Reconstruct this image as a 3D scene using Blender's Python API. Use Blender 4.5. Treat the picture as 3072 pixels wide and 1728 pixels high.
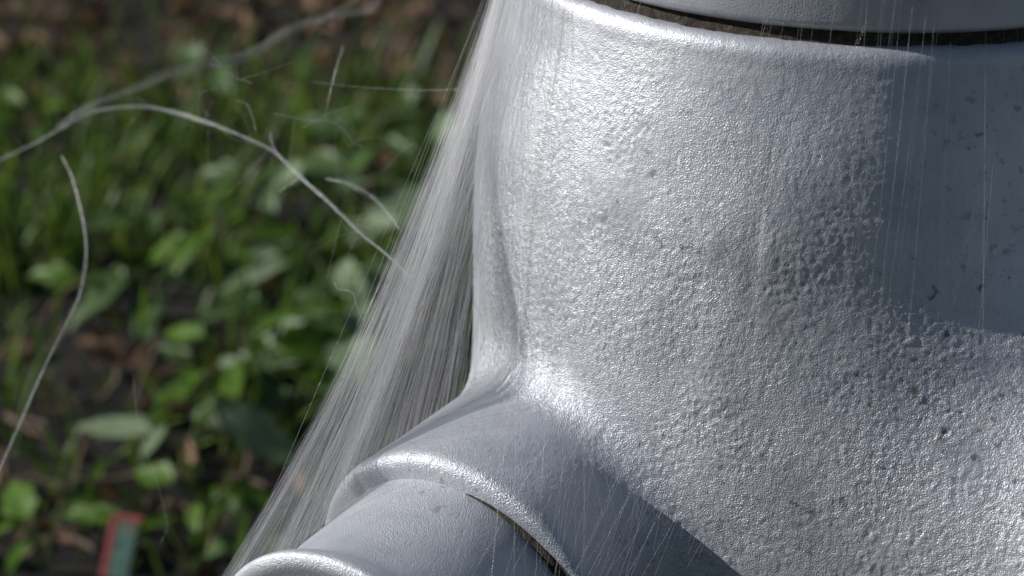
import bpy, math, random
import numpy as np
from mathutils import Vector, Matrix, noise

rng = np.random.default_rng(7)
random.seed(7)
for o in list(bpy.data.objects):
    bpy.data.objects.remove(o)
sc = bpy.context.scene
COL = sc.collection

# ------------------------------------------------------------------ camera
PITCH = math.radians(22.19)
ROLL = math.radians(1.38)
HFOV = math.radians(26.0)
CAM = np.array([-0.1065, -0.7254, 0.7547])
cd = bpy.data.cameras.new('camera')
cam = bpy.data.objects.new('camera', cd)
COL.objects.link(cam)
cam.location = CAM
cam.rotation_euler = (Matrix.Rotation(math.pi / 2 - PITCH, 3, 'X') @ Matrix.Rotation(ROLL, 3, 'Z')).to_euler()
cd.sensor_width = 36.0
cd.angle = HFOV
cd.clip_start = 0.01
cd.clip_end = 400
cd.dof.use_dof = True
cd.dof.focus_distance = 0.68
cd.dof.aperture_fstop = 10.5
cd.dof.aperture_blades = 7
sc.camera = cam

# ------------------------------------------------------------------ world and sun
SUN_EL = math.radians(28.0)
SUN_BEHIND = math.radians(5.5)          # sun stands left of the view and this far behind the hydrant
SUN = Vector((-math.cos(SUN_EL) * math.cos(SUN_BEHIND), math.cos(SUN_EL) * math.sin(SUN_BEHIND), math.sin(SUN_EL)))
w = bpy.data.worlds.new('World')
sc.world = w
w.use_nodes = True
nt = w.node_tree
bg = nt.nodes['Background']
sky = nt.nodes.new('ShaderNodeTexSky')
sky.sky_type = 'NISHITA'
sky.sun_disc = False
sky.sun_elevation = SUN_EL
sky.sun_rotation = math.atan2(SUN.x, SUN.y)
sky.air_density = 1.0
sky.dust_density = 0.6
nt.links.new(sky.outputs[0], bg.inputs[0])
bg.inputs[1].default_value = 0.05
sd = bpy.data.lights.new('sun', 'SUN')
sd.energy = 5.0
sd.angle = math.radians(0.5)
sd.color = (1.0, 0.97, 0.93)
sun = bpy.data.objects.new('sun', sd)
COL.objects.link(sun)
sun.rotation_euler = SUN.to_track_quat('Z', 'Y').to_euler()
sun.location = (-2, 1, 2)
sc.view_settings.view_transform = 'Standard'
sc.view_settings.look = 'None'
sc.view_settings.exposure = 0.0
sc.view_settings.gamma = 1.0
sc.view_settings.use_curve_mapping = False
sc.render.engine = 'CYCLES'
sc.cycles.transparent_max_bounces = 12

# ------------------------------------------------------------------ helpers
F_PX = 1536 / math.tan(HFOV / 2)
def ray(px, py):
    X, Y = (px - 1536) / F_PX, -(py - 864) / F_PX
    cr, sr = math.cos(ROLL), math.sin(ROLL)
    v = np.array([X * cr - Y * sr, 1.0, X * sr + Y * cr])
    c, s = math.cos(PITCH), math.sin(PITCH)
    d = np.array([v[0], v[1] * c + v[2] * s, -v[1] * s + v[2] * c])
    return d / np.linalg.norm(d)
def on_ground(px, py, z=0.0):
    d = ray(px, py)
    return CAM + d * ((z - CAM[2]) / d[2])
def at(px, py, dist):
    return CAM + ray(px, py) * dist

def mesh_obj(name, verts, faces, mat=None, parent=None, smooth=True):
    me = bpy.data.meshes.new(name)
    me.from_pydata([tuple(map(float, v)) for v in verts] if not isinstance(verts, np.ndarray) else verts.tolist(),
                   [], faces if not isinstance(faces, np.ndarray) else faces.tolist())
    if smooth:
        me.polygons.foreach_set('use_smooth', [True] * len(me.polygons))
    me.update()
    o = bpy.data.objects.new(name, me)
    COL.objects.link(o)
    if mat: me.materials.append(mat)
    if parent: o.parent = parent
    return o
def empty(name, loc=(0, 0, 0)):
    o = bpy.data.objects.new(name, None)
    o.empty_display_size = 0.05
    o.location = loc
    COL.objects.link(o)
    return o
def tag(o, label, cat, group=None):
    o['label'] = label
    o['category'] = cat
    if group: o['group'] = group
    return o

# ------------------------------------------------------------------ materials
def new_mat(name):
    m = bpy.data.materials.new(name)
    m.use_nodes = True
    nt = m.node_tree
    return m, nt, nt.nodes['Principled BSDF']
def nd(nt, typ, **kw):
    n = nt.nodes.new(typ)
    for k, v in kw.items():
        if k.startswith('in_'):
            key = k[3:]
            key = int(key) if key.isdigit() else key
            n.inputs[key].default_value = v
        else:
            setattr(n, k, v)
    return n
def ramp(nt, stops, interp='LINEAR'):
    r = nt.nodes.new('ShaderNodeValToRGB')
    r.color_ramp.interpolation = interp
    e = r.color_ramp.elements
    while len(e) < len(stops): e.new(0.5)
    for i, (p, c) in enumerate(stops):
        e[i].position = p
        e[i].color = (*c, 1) if len(c) == 3 else c
    return r

def paint_material():
    m, nt, b = new_mat('silver_paint')
    L = nt.links.new
    geo = nd(nt, 'ShaderNodeNewGeometry')
    P = geo.outputs['Position']
    # colour: aluminium paint with faint yellow-grey grime patches
    n1 = nd(nt, 'ShaderNodeTexNoise', in_Scale=38.0, in_Detail=3.0, in_Roughness=0.62); L(P, n1.inputs['Vector'])
    r1 = ramp(nt, [(0.30, (0.43, 0.447, 0.495)), (0.55, (0.52, 0.537, 0.585)), (0.75, (0.58, 0.592, 0.625))]); L(n1.outputs[0], r1.inputs[0])
    n2 = nd(nt, 'ShaderNodeTexNoise', in_Scale=210.0, in_Detail=2.0, in_Roughness=0.6); L(P, n2.inputs['Vector'])
    r2 = ramp(nt, [(0.61, (0, 0, 0)), (0.70, (1, 1, 1))]); L(n2.outputs[0], r2.inputs[0])
    n3 = nd(nt, 'ShaderNodeTexNoise', in_Scale=14.0, in_Detail=1.0); L(P, n3.inputs['Vector'])
    r3 = ramp(nt, [(0.48, (0, 0, 0)), (0.66, (1, 1, 1))]); L(n3.outputs[0], r3.inputs[0])
    mul = nd(nt, 'ShaderNodeMath', operation='MULTIPLY'); L(r2.outputs[0], mul.inputs[0]); L(r3.outputs[0], mul.inputs[1])
    mx = nd(nt, 'ShaderNodeMix', data_type='RGBA'); mx.inputs[7].default_value = (0.10, 0.085, 0.065, 1)
    ms = nd(nt, 'ShaderNodeMath', operation='MULTIPLY', in_1=0.75); L(mul.outputs[0], ms.inputs[0])
    L(ms.outputs[0], mx.inputs[0]); L(r1.outputs[0], mx.inputs[6])
    # faint mould seam running down the casting, grime caught along it
    sp_ = nd(nt, 'ShaderNodeSeparateXYZ'); L(P, sp_.inputs[0])
    ng = nd(nt, 'ShaderNodeMath', operation='MULTIPLY', in_1=-1.0); L(sp_.outputs[1], ng.inputs[0])
    at2 = nd(nt, 'ShaderNodeMath', operation='ARCTAN2'); L(sp_.outputs[0], at2.inputs[0]); L(ng.outputs[0], at2.inputs[1])
    of = nd(nt, 'ShaderNodeMath', operation='ADD', in_1=math.radians(57.0)); L(at2.outputs[0], of.inputs[0])
    wob = nd(nt, 'ShaderNodeMath', operation='MULTIPLY_ADD', in_1=0.02, in_2=-0.01); L(n1.outputs[0], wob.inputs[0])
    of2 = nd(nt, 'ShaderNodeMath', operation='ADD'); L(of.outputs[0], of2.inputs[0]); L(wob.outputs[0], of2.inputs[1])
    ab = nd(nt, 'ShaderNodeMath', operation='ABSOLUTE'); L(of2.outputs[0], ab.inputs[0])
    sm = nd(nt, 'ShaderNodeMapRange'); sm.inputs[1].default_value = 0.0; sm.inputs[2].default_value = 0.014; sm.inputs[3].default_value = 1.0; sm.inputs[4].default_value = 0.0; L(ab.outputs[0], sm.inputs[0])
    sg = nd(nt, 'ShaderNodeMath', operation='MULTIPLY'); L(sm.outputs[0], sg.inputs[0]); L(n2.outputs[0], sg.inputs[1])
    sg2 = nd(nt, 'ShaderNodeMath', operation='MULTIPLY', in_1=0.55); L(sg.outputs[0], sg2.inputs[0])
    mx2 = nd(nt, 'ShaderNodeMix', data_type='RGBA'); mx2.inputs[7].default_value = (0.22, 0.20, 0.16, 1)
    L(sg2.outputs[0], mx2.inputs[0]); L(mx.outputs[2], mx2.inputs[6])
    L(mx2.outputs[2], b.inputs['Base Color'])
    b.inputs['Metallic'].default_value = 0.48
    b.inputs['Roughness'].default_value = 0.47
    b.inputs['Specular IOR Level'].default_value = 0.3
    # relief: sand-cast grain under the paint, smoother where the coat is thick
    vo = nd(nt, 'ShaderNodeTexNoise', in_Scale=2300.0, in_Detail=1.0, in_Roughness=0.55); L(P, vo.inputs['Vector'])
    mk = nd(nt, 'ShaderNodeTexNoise', in_Scale=26.0, in_Detail=2.0, in_Roughness=0.6); L(P, mk.inputs['Vector'])
    rk = ramp(nt, [(0.32, (0.45,) * 3), (0.45, (0.8,) * 3), (0.66, (1, 1, 1))]); L(mk.outputs[0], rk.inputs[0])
    # thinner coat low on the casting (rain-washed), thick at the shoulder
    sx = nd(nt, 'ShaderNodeSeparateXYZ'); L(P, sx.inputs[0])
    mr = nd(nt, 'ShaderNodeMapRange'); mr.inputs[1].default_value = 0.572; mr.inputs[2].default_value = 0.50; mr.inputs[3].default_value = 0.60; mr.inputs[4].default_value = 1.0
    L(sx.outputs[2], mr.inputs[0])
    st = nd(nt, 'ShaderNodeMath', operation='MULTIPLY'); L(rk.outputs[0], st.inputs[0]); L(mr.outputs[0], st.inputs[1])
    lo = nd(nt, 'ShaderNodeTexNoise', in_Scale=240.0, in_Detail=1.0); L(P, lo.inputs['Vector'])
    hs = nd(nt, 'ShaderNodeMath', operation='MULTIPLY_ADD', in_1=0.25); L(lo.outputs[0], hs.inputs[0]); L(vo.outputs[0], hs.inputs[2])
    b3 = nd(nt, 'ShaderNodeBump', in_Distance=0.00040); L(hs.outputs[0], b3.inputs['Height']); L(st.outputs[0], b3.inputs['Strength'])
    L(b3.outputs[0], b.inputs['Normal'])
    return m
PAINT = paint_material()

def grime_material():
    m, nt, b = new_mat('joint_grime')
    L = nt.links.new
    geo = nd(nt, 'ShaderNodeNewGeometry')
    n = nd(nt, 'ShaderNodeTexNoise', in_Scale=330.0, in_Detail=6.0, in_Roughness=0.7); L(geo.outputs['Position'], n.inputs['Vector'])
    r = ramp(nt, [(0.36, (0.010, 0.008, 0.006)), (0.52, (0.042, 0.032, 0.022)), (0.64, (0.075, 0.06, 0.042)), (0.76, (0.2, 0.18, 0.14))]); L(n.outputs[0], r.inputs[0])
    L(r.outputs[0], b.inputs['Base Color'])
    b.inputs['Roughness'].default_value = 0.9
    bp = nd(nt, 'ShaderNodeBump', in_Distance=0.002, in_Strength=0.9); L(n.outputs[0], bp.inputs['Height']); L(bp.outputs[0], b.inputs['Normal'])
    return m
GRIME = grime_material()

def thread_material(name, col=(0.72, 0.73, 0.76)):
    m, nt, b = new_mat(name)
    L = nt.links.new
    nt.nodes.remove(b)
    out = nt.nodes['Material Output']
    d = nd(nt, 'ShaderNodeBsdfDiffuse'); d.inputs[0].default_value = (*col, 1)
    t = nd(nt, 'ShaderNodeBsdfTranslucent'); t.inputs[0].default_value = (*col, 1)
    g = nd(nt, 'ShaderNodeBsdfGlossy'); g.inputs[0].default_value = (1, 1, 1, 1); g.inputs['Roughness'].default_value = 0.3
    a = nd(nt, 'ShaderNodeMixShader', in_0=0.5); L(d.outputs[0], a.inputs[1]); L(t.outputs[0], a.inputs[2])
    c = nd(nt, 'ShaderNodeMixShader', in_0=0.22); L(a.outputs[0], c.inputs[1]); L(g.outputs[0], c.inputs[2])
    L(c.outputs[0], out.inputs[0])
    return m
SILK = thread_material('silk_thread')
FLOSS = thread_material('silk_floss', (0.78, 0.79, 0.82))

def sheet_material():
    m, nt, b = new_mat('silk_sheet')
    L = nt.links.new
    nt.nodes.remove(b)
    out = nt.nodes['Material Output']
    uv = nd(nt, 'ShaderNodeUVMap')
    mp = nd(nt, 'ShaderNodeMapping'); mp.inputs['Scale'].default_value = (1.0, 1.0, 1.0); L(uv.outputs[0], mp.inputs[0])
    mp2 = nd(nt, 'ShaderNodeMapping'); mp2.inputs['Scale'].default_value = (620.0, 7.0, 1.0); L(uv.outputs[0], mp2.inputs[0])
    n = nd(nt, 'ShaderNodeTexNoise', in_Scale=1.0, in_Detail=5.0, in_Roughness=0.65); L(mp2.outputs[0], n.inputs['Vector'])
    r = ramp(nt, [(0.30, (0.24,) * 3), (0.50, (0.36,) * 3), (0.72, (0.62,) * 3)]); L(n.outputs[0], r.inputs[0])
    mp3 = nd(nt, 'ShaderNodeMapping'); mp3.inputs['Scale'].default_value = (14.0, 3.0, 1.0); L(uv.outputs[0], mp3.inputs[0])
    n2 = nd(nt, 'ShaderNodeTexNoise', in_Scale=1.0, in_Detail=3.0); L(mp3.outputs[0], n2.inputs['Vector'])
    r2 = ramp(nt, [(0.30, (0.55,) * 3), (0.7, (1.1,) * 3)]); L(n2.outputs[0], r2.inputs[0])
    # the web thins out towards its front edge (u from 0 at the back to 1 at the front)
    sx = nd(nt, 'ShaderNodeSeparateXYZ'); L(uv.outputs[0], sx.inputs[0])
    ru = ramp(nt, [(0.0, (0.05,) * 3), (0.35, (0.12,) * 3), (0.60, (0.30,) * 3), (0.80, (0.26,) * 3), (1.0, (0.0,) * 3)]); L(sx.outputs[0], ru.inputs[0])
    m1 = nd(nt, 'ShaderNodeMath', operation='MULTIPLY'); L(r.outputs[0], m1.inputs[0]); L(r2.outputs[0], m1.inputs[1])
    m2 = nd(nt, 'ShaderNodeMath', operation='MULTIPLY'); m2.use_clamp = True; L(m1.outputs[0], m2.inputs[0]); L(ru.outputs[0], m2.inputs[1])
    # threads crowd together where they run down to the narrow cap (v = 1)
    rv = ramp(nt, [(0.0, (0.30,) * 3), (0.35, (0.35,) * 3), (0.6, (0.6,) * 3), (0.8, (0.9,) * 3)]); L(sx.outputs[1], rv.inputs[0])
    m3 = nd(nt, 'ShaderNodeMath', operation='MULTIPLY'); m3.use_clamp = True; L(m2.outputs[0], m3.inputs[0]); L(rv.outputs[0], m3.inputs[1])
    m4 = nd(nt, 'ShaderNodeMath', operation='MULTIPLY', in_1=4.0); m4.use_clamp = True; L(m3.outputs[0], m4.inputs[0])
    m2 = m4
    d = nd(nt, 'ShaderNodeBsdfDiffuse'); d.inputs[0].default_value = (0.42, 0.43, 0.45, 1)
    t = nd(nt, 'ShaderNodeBsdfTranslucent'); t.inputs[0].default_value = (0.42, 0.43, 0.45, 1)
    a = nd(nt, 'ShaderNodeMixShader', in_0=0.5); L(d.outputs[0], a.inputs[1]); L(t.outputs[0], a.inputs[2])
    tr = nd(nt, 'ShaderNodeBsdfTransparent')
    c = nd(nt, 'ShaderNodeMixShader'); L(m2.outputs[0], c.inputs[0]); L(tr.outputs[0], c.inputs[1]); L(a.outputs[0], c.inputs[2])
    L(c.outputs[0], out.inputs[0])
    return m
SHEET = sheet_material()

def leaf_material(name, c1, c2, rough=0.5, trans=0.35, scale=60.0):
    m, nt, b = new_mat(name)
    L = nt.links.new
    oi = nd(nt, 'ShaderNodeObjectInfo')
    geo = nd(nt, 'ShaderNodeNewGeometry')
    n = nd(nt, 'ShaderNodeTexNoise', in_Scale=scale, in_Detail=3.0); L(geo.outputs['Position'], n.inputs['Vector'])
    ad = nd(nt, 'ShaderNodeMath', operation='ADD'); L(n.outputs[0], ad.inputs[0])
    rs = nd(nt, 'ShaderNodeMath', operation='MULTIPLY_ADD', in_1=0.5, in_2=-0.25)
    L(geo.outputs['Random Per Island'], rs.inputs[0]); L(rs.outputs[0], ad.inputs[1])
    r = ramp(nt, [(0.30, c1), (0.70, c2)]); L(ad.outputs[0], r.inputs[0])
    L(r.outputs[0], b.inputs['Base Color'])
    b.inputs['Roughness'].default_value = rough
    b.inputs['Specular IOR Level'].default_value = 0.22
    out = nt.nodes['Material Output']
    t = nd(nt, 'ShaderNodeBsdfTranslucent')
    br = nd(nt, 'ShaderNodeMix', data_type='RGBA', blend_type='MULTIPLY', in_0=1.0); br.inputs[7].default_value = (1.0, 1.0, 0.55, 1)
    L(r.outputs[0], br.inputs[6]); L(br.outputs[2], t.inputs[0])
    mx = nd(nt, 'ShaderNodeMixShader', in_0=trans); L(b.outputs[0], mx.inputs[1]); L(t.outputs[0], mx.inputs[2])
    L(mx.outputs[0], out.inputs[0])
    return m
GRASS = leaf_material('grass_green', (0.055, 0.115, 0.018), (0.16, 0.25, 0.055), 0.45, 0.45)
STRAW = leaf_material('dry_straw', (0.12, 0.085, 0.05), (0.27, 0.20, 0.12), 0.7, 0.2)
WEED = leaf_material('weed_leaf', (0.045, 0.090, 0.026), (0.09, 0.155, 0.05), 0.42, 0.3)
PALE = leaf_material('pale_leaf', (0.14, 0.20, 0.11), (0.23, 0.30, 0.18), 0.5, 0.25)
BRIGHT = leaf_material('bright_leaf', (0.06, 0.13, 0.016), (0.12, 0.22, 0.03), 0.42, 0.4)
DRY = leaf_material('dry_leaf', (0.09, 0.055, 0.034), (0.25, 0.16, 0.10), 0.75, 0.15)
TAN = leaf_material('tan_leaf', (0.20, 0.12, 0.07), (0.30, 0.19, 0.12), 0.7, 0.15)
BARK = leaf_material('twig_bark', (0.07, 0.05, 0.038), (0.17, 0.125, 0.095), 0.85, 0.0, 140.0)

def soil_material():
    m, nt, b = new_mat('soil')
    L = nt.links.new
    geo = nd(nt, 'ShaderNodeNewGeometry')
    n = nd(nt, 'ShaderNodeTexNoise', in_Scale=22.0, in_Detail=8.0, in_Roughness=0.65); L(geo.outputs['Position'], n.inputs['Vector'])
    r = ramp(nt, [(0.3, (0.004, 0.0035, 0.003)), (0.55, (0.010, 0.008, 0.006)), (0.75, (0.024, 0.018, 0.013))]); L(n.outputs[0], r.inputs[0])
    L(r.outputs[0], b.inputs['Base Color'])
    b.inputs['Roughness'].default_value = 0.95
    bp = nd(nt, 'ShaderNodeBump', in_Distance=0.02, in_Strength=0.8); L(n.outputs[0], bp.inputs['Height']); L(bp.outputs[0], b.inputs['Normal'])
    return m
SOIL = soil_material()

# ------------------------------------------------------------------ ground
def ground():
    n = 90
    lin = np.linspace(-1, 1, n)
    xs = np.sign(lin) * (np.abs(lin) ** 3.2) * 120
    V = []; Fc = []
    for y in xs:
        for x in xs:
            d = math.hypot(x, y)
            z = noise.noise(Vector((x * 2.5, y * 2.5, 0))) * 0.012 if d < 8 else 0.0
            z += noise.noise(Vector((x * 0.05, y * 0.05, 3))) * 0.25 * min(1, max(0, d - 5) / 20)
            V.append((x, y + 0.8, z - 0.01))
    for j in range(n - 1):
        for i in range(n - 1):
            a = j * n + i
            Fc.append((a, a + 1, a + n + 1, a + n))
    o = mesh_obj('ground', V, Fc, SOIL)
    o['kind'] = 'structure'
ground()

# ------------------------------------------------------------------ hydrant body as a smooth union of castings
ZN = 0.42                         # nozzle centre height
AL = math.radians(32.57)          # hose nozzle turned this far to the left of the camera
TILT = math.radians(8.73)         # and a little downwards
NA = np.array([-math.sin(AL) * math.cos(TILT), -math.cos(AL) * math.cos(TILT), -math.sin(TILT)])
NU = np.array([math.cos(AL), -math.sin(AL), 0.0])
NV = np.cross(NU, NA); NV = NV if NV[2] > 0 else -NV
NO = NU * -0.0409 + np.array([0, 0, 0.42])      # the nozzle leaves the barrel off its centre line
PO = np.array([0, 0, 0.414])
UP = np.array([0, 0, 1.0])
BO = np.array([0, 0, 0.42])
BA = np.array([math.sin(AL), math.cos(AL), 0.0])
AP = math.radians(50.0)           # pumper nozzle, turned to the right of the camera
PA = np.array([math.sin(AP), -math.cos(AP), 0.0])
PU = np.array([math.cos(AP), math.sin(AP), 0.0])
ZP = 0.42
L1, R1, L2, R2 = 0.1632, 0.0554, 0.2194, 0.0520
ZR, RR = 0.5795, 0.1040

PROF_Z = np.array([0.18, 0.28, 0.34, 0.40, 0.45, 0.505, 0.522, 0.536, 0.552, 0.563, 0.571, 0.5770, 0.5795])
PROF_R = np.array([0.104, 0.112, 0.118, 0.120, 0.120, 0.1198, 0.1188, 0.1166, 0.1134, 0.1108, 0.1092, 0.1079, 0.1064])
def prof(z):
    # smooth (Catmull-Rom like) interpolation of the barrel's radius
    z = np.clip(z, PROF_Z[0], PROF_Z[-1])
    m = np.gradient(PROF_R, PROF_Z)
    i = np.clip(np.searchsorted(PROF_Z, z) - 1, 0, len(PROF_Z) - 2)
    h = PROF_Z[i + 1] - PROF_Z[i]
    t = (z - PROF_Z[i]) / h
    return ((2*t**3 - 3*t**2 + 1) * PROF_R[i] + (t**3 - 2*t**2 + t) * h * m[i] + (-2*t**3 + 3*t**2) * PROF_R[i+1] + (t**3 - t**2) * h * m[i+1])
def smin(a, b, k):
    h = np.clip(0.5 + 0.5 * (b - a) / k, 0, 1)
    return b + (a - b) * h - k * h * (1 - h)
def smax(a, b, k):
    return -smin(-a, -b, k)
def tube_sdf(p, axis, org, r0, r1, s0, s1, round_=0.002):
    q = p - org
    s = q @ axis
    rad = np.linalg.norm(q - s[..., None] * axis, axis=-1)
    t = np.clip((s - s0) / (s1 - s0), 0, 1)
    r = r0 + (r1 - r0) * t
    return smax(smax(rad - r, s - s1, round_), -s, 0.002)
def body_sdf(p):
    rho = np.hypot(p[..., 0], p[..., 1])
    b = rho - prof(p[..., 2])
    b = smax(b, p[..., 2] - ZR, 0.003)
    n1 = tube_sdf(p, NA, NO, 0.0500, R1, 0.10, L1, 0.0055)
    n2 = tube_sdf(p, BA, BO, 0.0495, R1, 0.10, L1, 0.003)
    n3 = tube_sdf(p, PA, PO, 0.090, 0.093, 0.13, 0.205, 0.003)
    d = smin(b, n1, 0.016)
    d = smin(d, n2, 0.016)
    d = smin(d, n3, 0.055)
    return d
def full_sdf(p):
    c1 = tube_sdf(p, NA, NO, R2 - 0.0045, R2 + 0.0022, 0.205, L2, 0.006)
    c3 = tube_sdf(p, PA, PO, 0.085, 0.085, 0.19, 0.25, 0.006)
    rho = np.hypot(p[..., 0], p[..., 1])
    bn = smax(rho - 0.1056, -(p[..., 2] - 0.584), 0.004)
    return np.minimum(np.minimum(body_sdf(p), bn), np.minimum(c1, c3))
def grad(f, p, e=2e-4):
    g = np.empty_like(p)
    for k in range(3):
        d = np.zeros(3); d[k] = e
        g[..., k] = f(p + d) - f(p - d)
    return g / np.maximum(np.linalg.norm(g, axis=-1, keepdims=True), 1e-9)

def surface_nets(f, lo, hi, h):
    ax = [np.arange(lo[k], hi[k] + h, h) for k in range(3)]
    nx, ny, nz = map(len, ax)
    S = np.empty((nx, ny, nz), np.float32)
    for i in range(nx):
        Y, Z = np.meshgrid(ax[1], ax[2], indexing='ij')
        S[i] = f(np.stack([np.full_like(Y, ax[0][i]), Y, Z], -1))
    ins = S < 0
    c = np.zeros((nx-1, ny-1, nz-1), np.int8)
    for a in (0, 1):
        for b in (0, 1):
            for d in (0, 1):
                c += ins[a:nx-1+a, b:ny-1+b, d:nz-1+d]
    act = (c > 0) & (c < 8)
    idx = -np.ones(act.shape, np.int64)
    ii = np.argwhere(act)
    idx[act] = np.arange(len(ii))
    V = np.array(lo) + (ii + 0.5) * h
    for _ in range(6):
        d = f(V)
        g = grad(f, V)
        V = V - np.clip(d, -h, h)[:, None] * g
    Fs = []
    for a in range(3):
        b, cc = (a + 1) % 3, (a + 2) % 3
        n = [nx, ny, nz]
        sl0 = [slice(None)] * 3; sl1 = [slice(None)] * 3
        sl0[a] = slice(0, n[a] - 1); sl1[a] = slice(1, n[a])
        for k in (b, cc):
            sl0[k] = slice(1, n[k] - 1); sl1[k] = slice(1, n[k] - 1)
        A, B = ins[tuple(sl0)], ins[tuple(sl1)]
        e = np.argwhere(A != B)
        if not len(e): continue
        flip = A[A != B]
        e = e.copy()
        e[:, b] += 1; e[:, cc] += 1
        def cell(db, dc):
            q = e.copy(); q[:, b] -= db; q[:, cc] -= dc
            return idx[q[:, 0], q[:, 1], q[:, 2]]
        q = np.stack([cell(1, 1), cell(0, 1), cell(0, 0), cell(1, 0)], 1)
        q[~flip] = q[~flip][:, ::-1]
        Fs.append(q)
    return V, np.concatenate(Fs)

def lathe(profile, n=96, axis=None, origin=(0, 0, 0), rot=0.0):
    # profile: list of (r, s); axis defaults to +z
    a = np.array([0, 0, 1.0]) if axis is None else np.array(axis, float)
    u = np.cross(a, [0, 0, 1.0]) if abs(a[2]) < 0.9 else np.array([1.0, 0, 0])
    u /= np.linalg.norm(u); v = np.cross(a, u)
    V = []; Fc = []
    for r, s in profile:
        for k in range(n):
            t = 2 * math.pi * k / n + rot
            V.append(np.array(origin) + a * s + r * (math.cos(t) * u + math.sin(t) * v))
    for j in range(len(profile) - 1):
        for k in range(n):
            k2 = (k + 1) % n
            Fc.append((j*n + k, j*n + k2, (j+1)*n + k2, (j+1)*n + k))
    return np.array(V), Fc

hyd = empty('fire_hydrant', (0, 0, 0))
tag(hyd, 'silver painted cast fire hydrant wrapped in spider silk, filling the right of the view', 'fire hydrant')

V, Fq = surface_nets(body_sdf, (-0.216, -0.216, 0.22), (0.216, 0.216, 0.592), 0.0022)
Nn = grad(body_sdf, V)
# hand-cast unevenness as real relief
dis = np.array([noise.noise(Vector(v) * 38.0) * 0.00035 + noise.noise(Vector(v) * 14.0 + Vector((5, 1, 2))) * 0.0008 for v in V])
def dent(px_az, z, rad, amp, tall=1.0):
    global dis
    c = np.array([math.sin(px_az) * 0.12, -math.cos(px_az) * 0.12])
    d2 = ((V[:, 0] - c[0]) ** 2 + (V[:, 1] - c[1]) ** 2) / rad ** 2 + ((V[:, 2] - z) / (rad * tall)) ** 2
    dis = dis - amp * np.exp(-d2)
dent(math.radians(-17), 0.520, 0.0026, 0.00035, 7.0)
dent(math.radians(-15.2), 0.520, 0.0026, -0.00035, 7.0)
for k in range(46):
    dent(random.uniform(-1.4, 0.6), random.uniform(0.36, 0.56), random.uniform(0.0035, 0.008), random.choice((-1, 1)) * random.uniform(0.0001, 0.0004), random.uniform(0.6, 1.6))
def vnoise(p, scale, seed):
    """smooth value noise on a lattice, -1..1"""
    a_ = 0.7 + seed * 1.3
    ca, sa = math.cos(a_), math.sin(a_)
    Rm = np.array([[ca, -sa, 0], [sa, ca, 0], [0, 0, 1]]) @ np.array([[0.6, 0, 0.8], [0, 1, 0], [-0.8, 0, 0.6]]) @ np.array([[1, 0, 0], [0, 0.8, -0.6], [0, 0.6, 0.8]])
    q = (p @ Rm.T) * scale + 0.37 * seed
    i = np.floor(q).astype(np.int64); f = q - i
    f = f * f * (3 - 2 * f)
    def h(a, b, c):
        n = (a * 73856093) ^ (b * 19349663) ^ (c * 83492791) ^ (seed * 2654435761)
        n = (n ^ (n >> 13)) * 1274126177 & 0xFFFFFFFF
        n = (n ^ (n >> 16)) & 0xFFFF
        return n / 32767.5 - 1
    r = 0
    for a in (0, 1):
        for b in (0, 1):
            for c in (0, 1):
                w_ = np.where(a, f[:, 0], 1 - f[:, 0]) * np.where(b, f[:, 1], 1 - f[:, 1]) * np.where(c, f[:, 2], 1 - f[:, 2])
                r = r + w_ * h(i[:, 0] + a, i[:, 1] + b, i[:, 2] + c)
    return r
def subdivide(V, Fq):
    n = len(V)
    E = np.stack([Fq, np.roll(Fq, -1, 1)], -1).reshape(-1, 2); E.sort(1)
    key = E[:, 0] * n + E[:, 1]
    uq, inv = np.unique(key, return_inverse=True)
    mid = (V[uq // n] + V[uq % n]) / 2
    cen = V[Fq].mean(1)
    m = inv.reshape(-1, 4) + n
    c = np.arange(len(Fq)) + n + len(uq)
    V2 = np.concatenate([V, mid, cen])
    F2 = np.concatenate([np.stack([Fq[:, k], m[:, k], c, m[:, (k - 1) % 4]], 1) for k in range(4)])
    return V2, F2
# the side towards the light and the viewer carries the real sand-cast grain
fc = V[Fq].mean(1)
faz = np.degrees(np.arctan2(fc[:, 0], -fc[:, 1]))
near = (faz > -135) & (faz < 75) & (fc[:, 2] > 0.335) & (fc[:, 2] < 0.590)
def compact(V, Fq):
    u, inv = np.unique(Fq, return_inverse=True)
    return V[u], inv.reshape(-1, 4)
Vn, Fn = compact(np.concatenate([V, Nn, dis[:, None]], 1), Fq[near])
Vn, Fn = subdivide(*subdivide(Vn, Fn))
Pn, Nv, dn = Vn[:, :3], Vn[:, 3:6], Vn[:, 6]
Nv = Nv / np.linalg.norm(Nv, axis=1, keepdims=True)
for _ in range(2):
    Pn = Pn - np.clip(body_sdf(Pn), -0.001, 0.001)[:, None] * Nv
mask = np.clip(0.85 + 0.6 * vnoise(Pn, 55, 5) + 0.3 * vnoise(Pn, 170, 6), 0.2, 1.2)
mask *= np.interp(Pn[:, 2], [0.49, 0.545, 0.575], [1.0, 0.75, 0.35])
on_noz = np.clip((np.linalg.norm((Pn - NO) - ((Pn - NO) @ NA)[:, None] * NA, axis=1) < 0.058) * ((Pn - NO) @ NA - 0.10) / 0.03, 0, 1)
mask *= 1 - 0.5 * on_noz
g = 0.00007 * vnoise(Pn, 470, 1) + 0.00014 * vnoise(Pn, 900, 2) + 0.00012 * vnoise(Pn, 1400, 3)
az_n = np.degrees(np.arctan2(Pn[:, 0], -Pn[:, 1]))
pit = np.clip(vnoise(Pn, 420, 8) * 0.6 + vnoise(Pn, 900, 10) * 0.4 + vnoise(Pn, 90, 9) * 0.45 - 0.62, 0, 0.3) * 0.0011 * np.clip((az_n + 8) / 22, 0.03, 1) * np.interp(Pn[:, 2], [0.47, 0.51], [1.0, 0.25])
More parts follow.
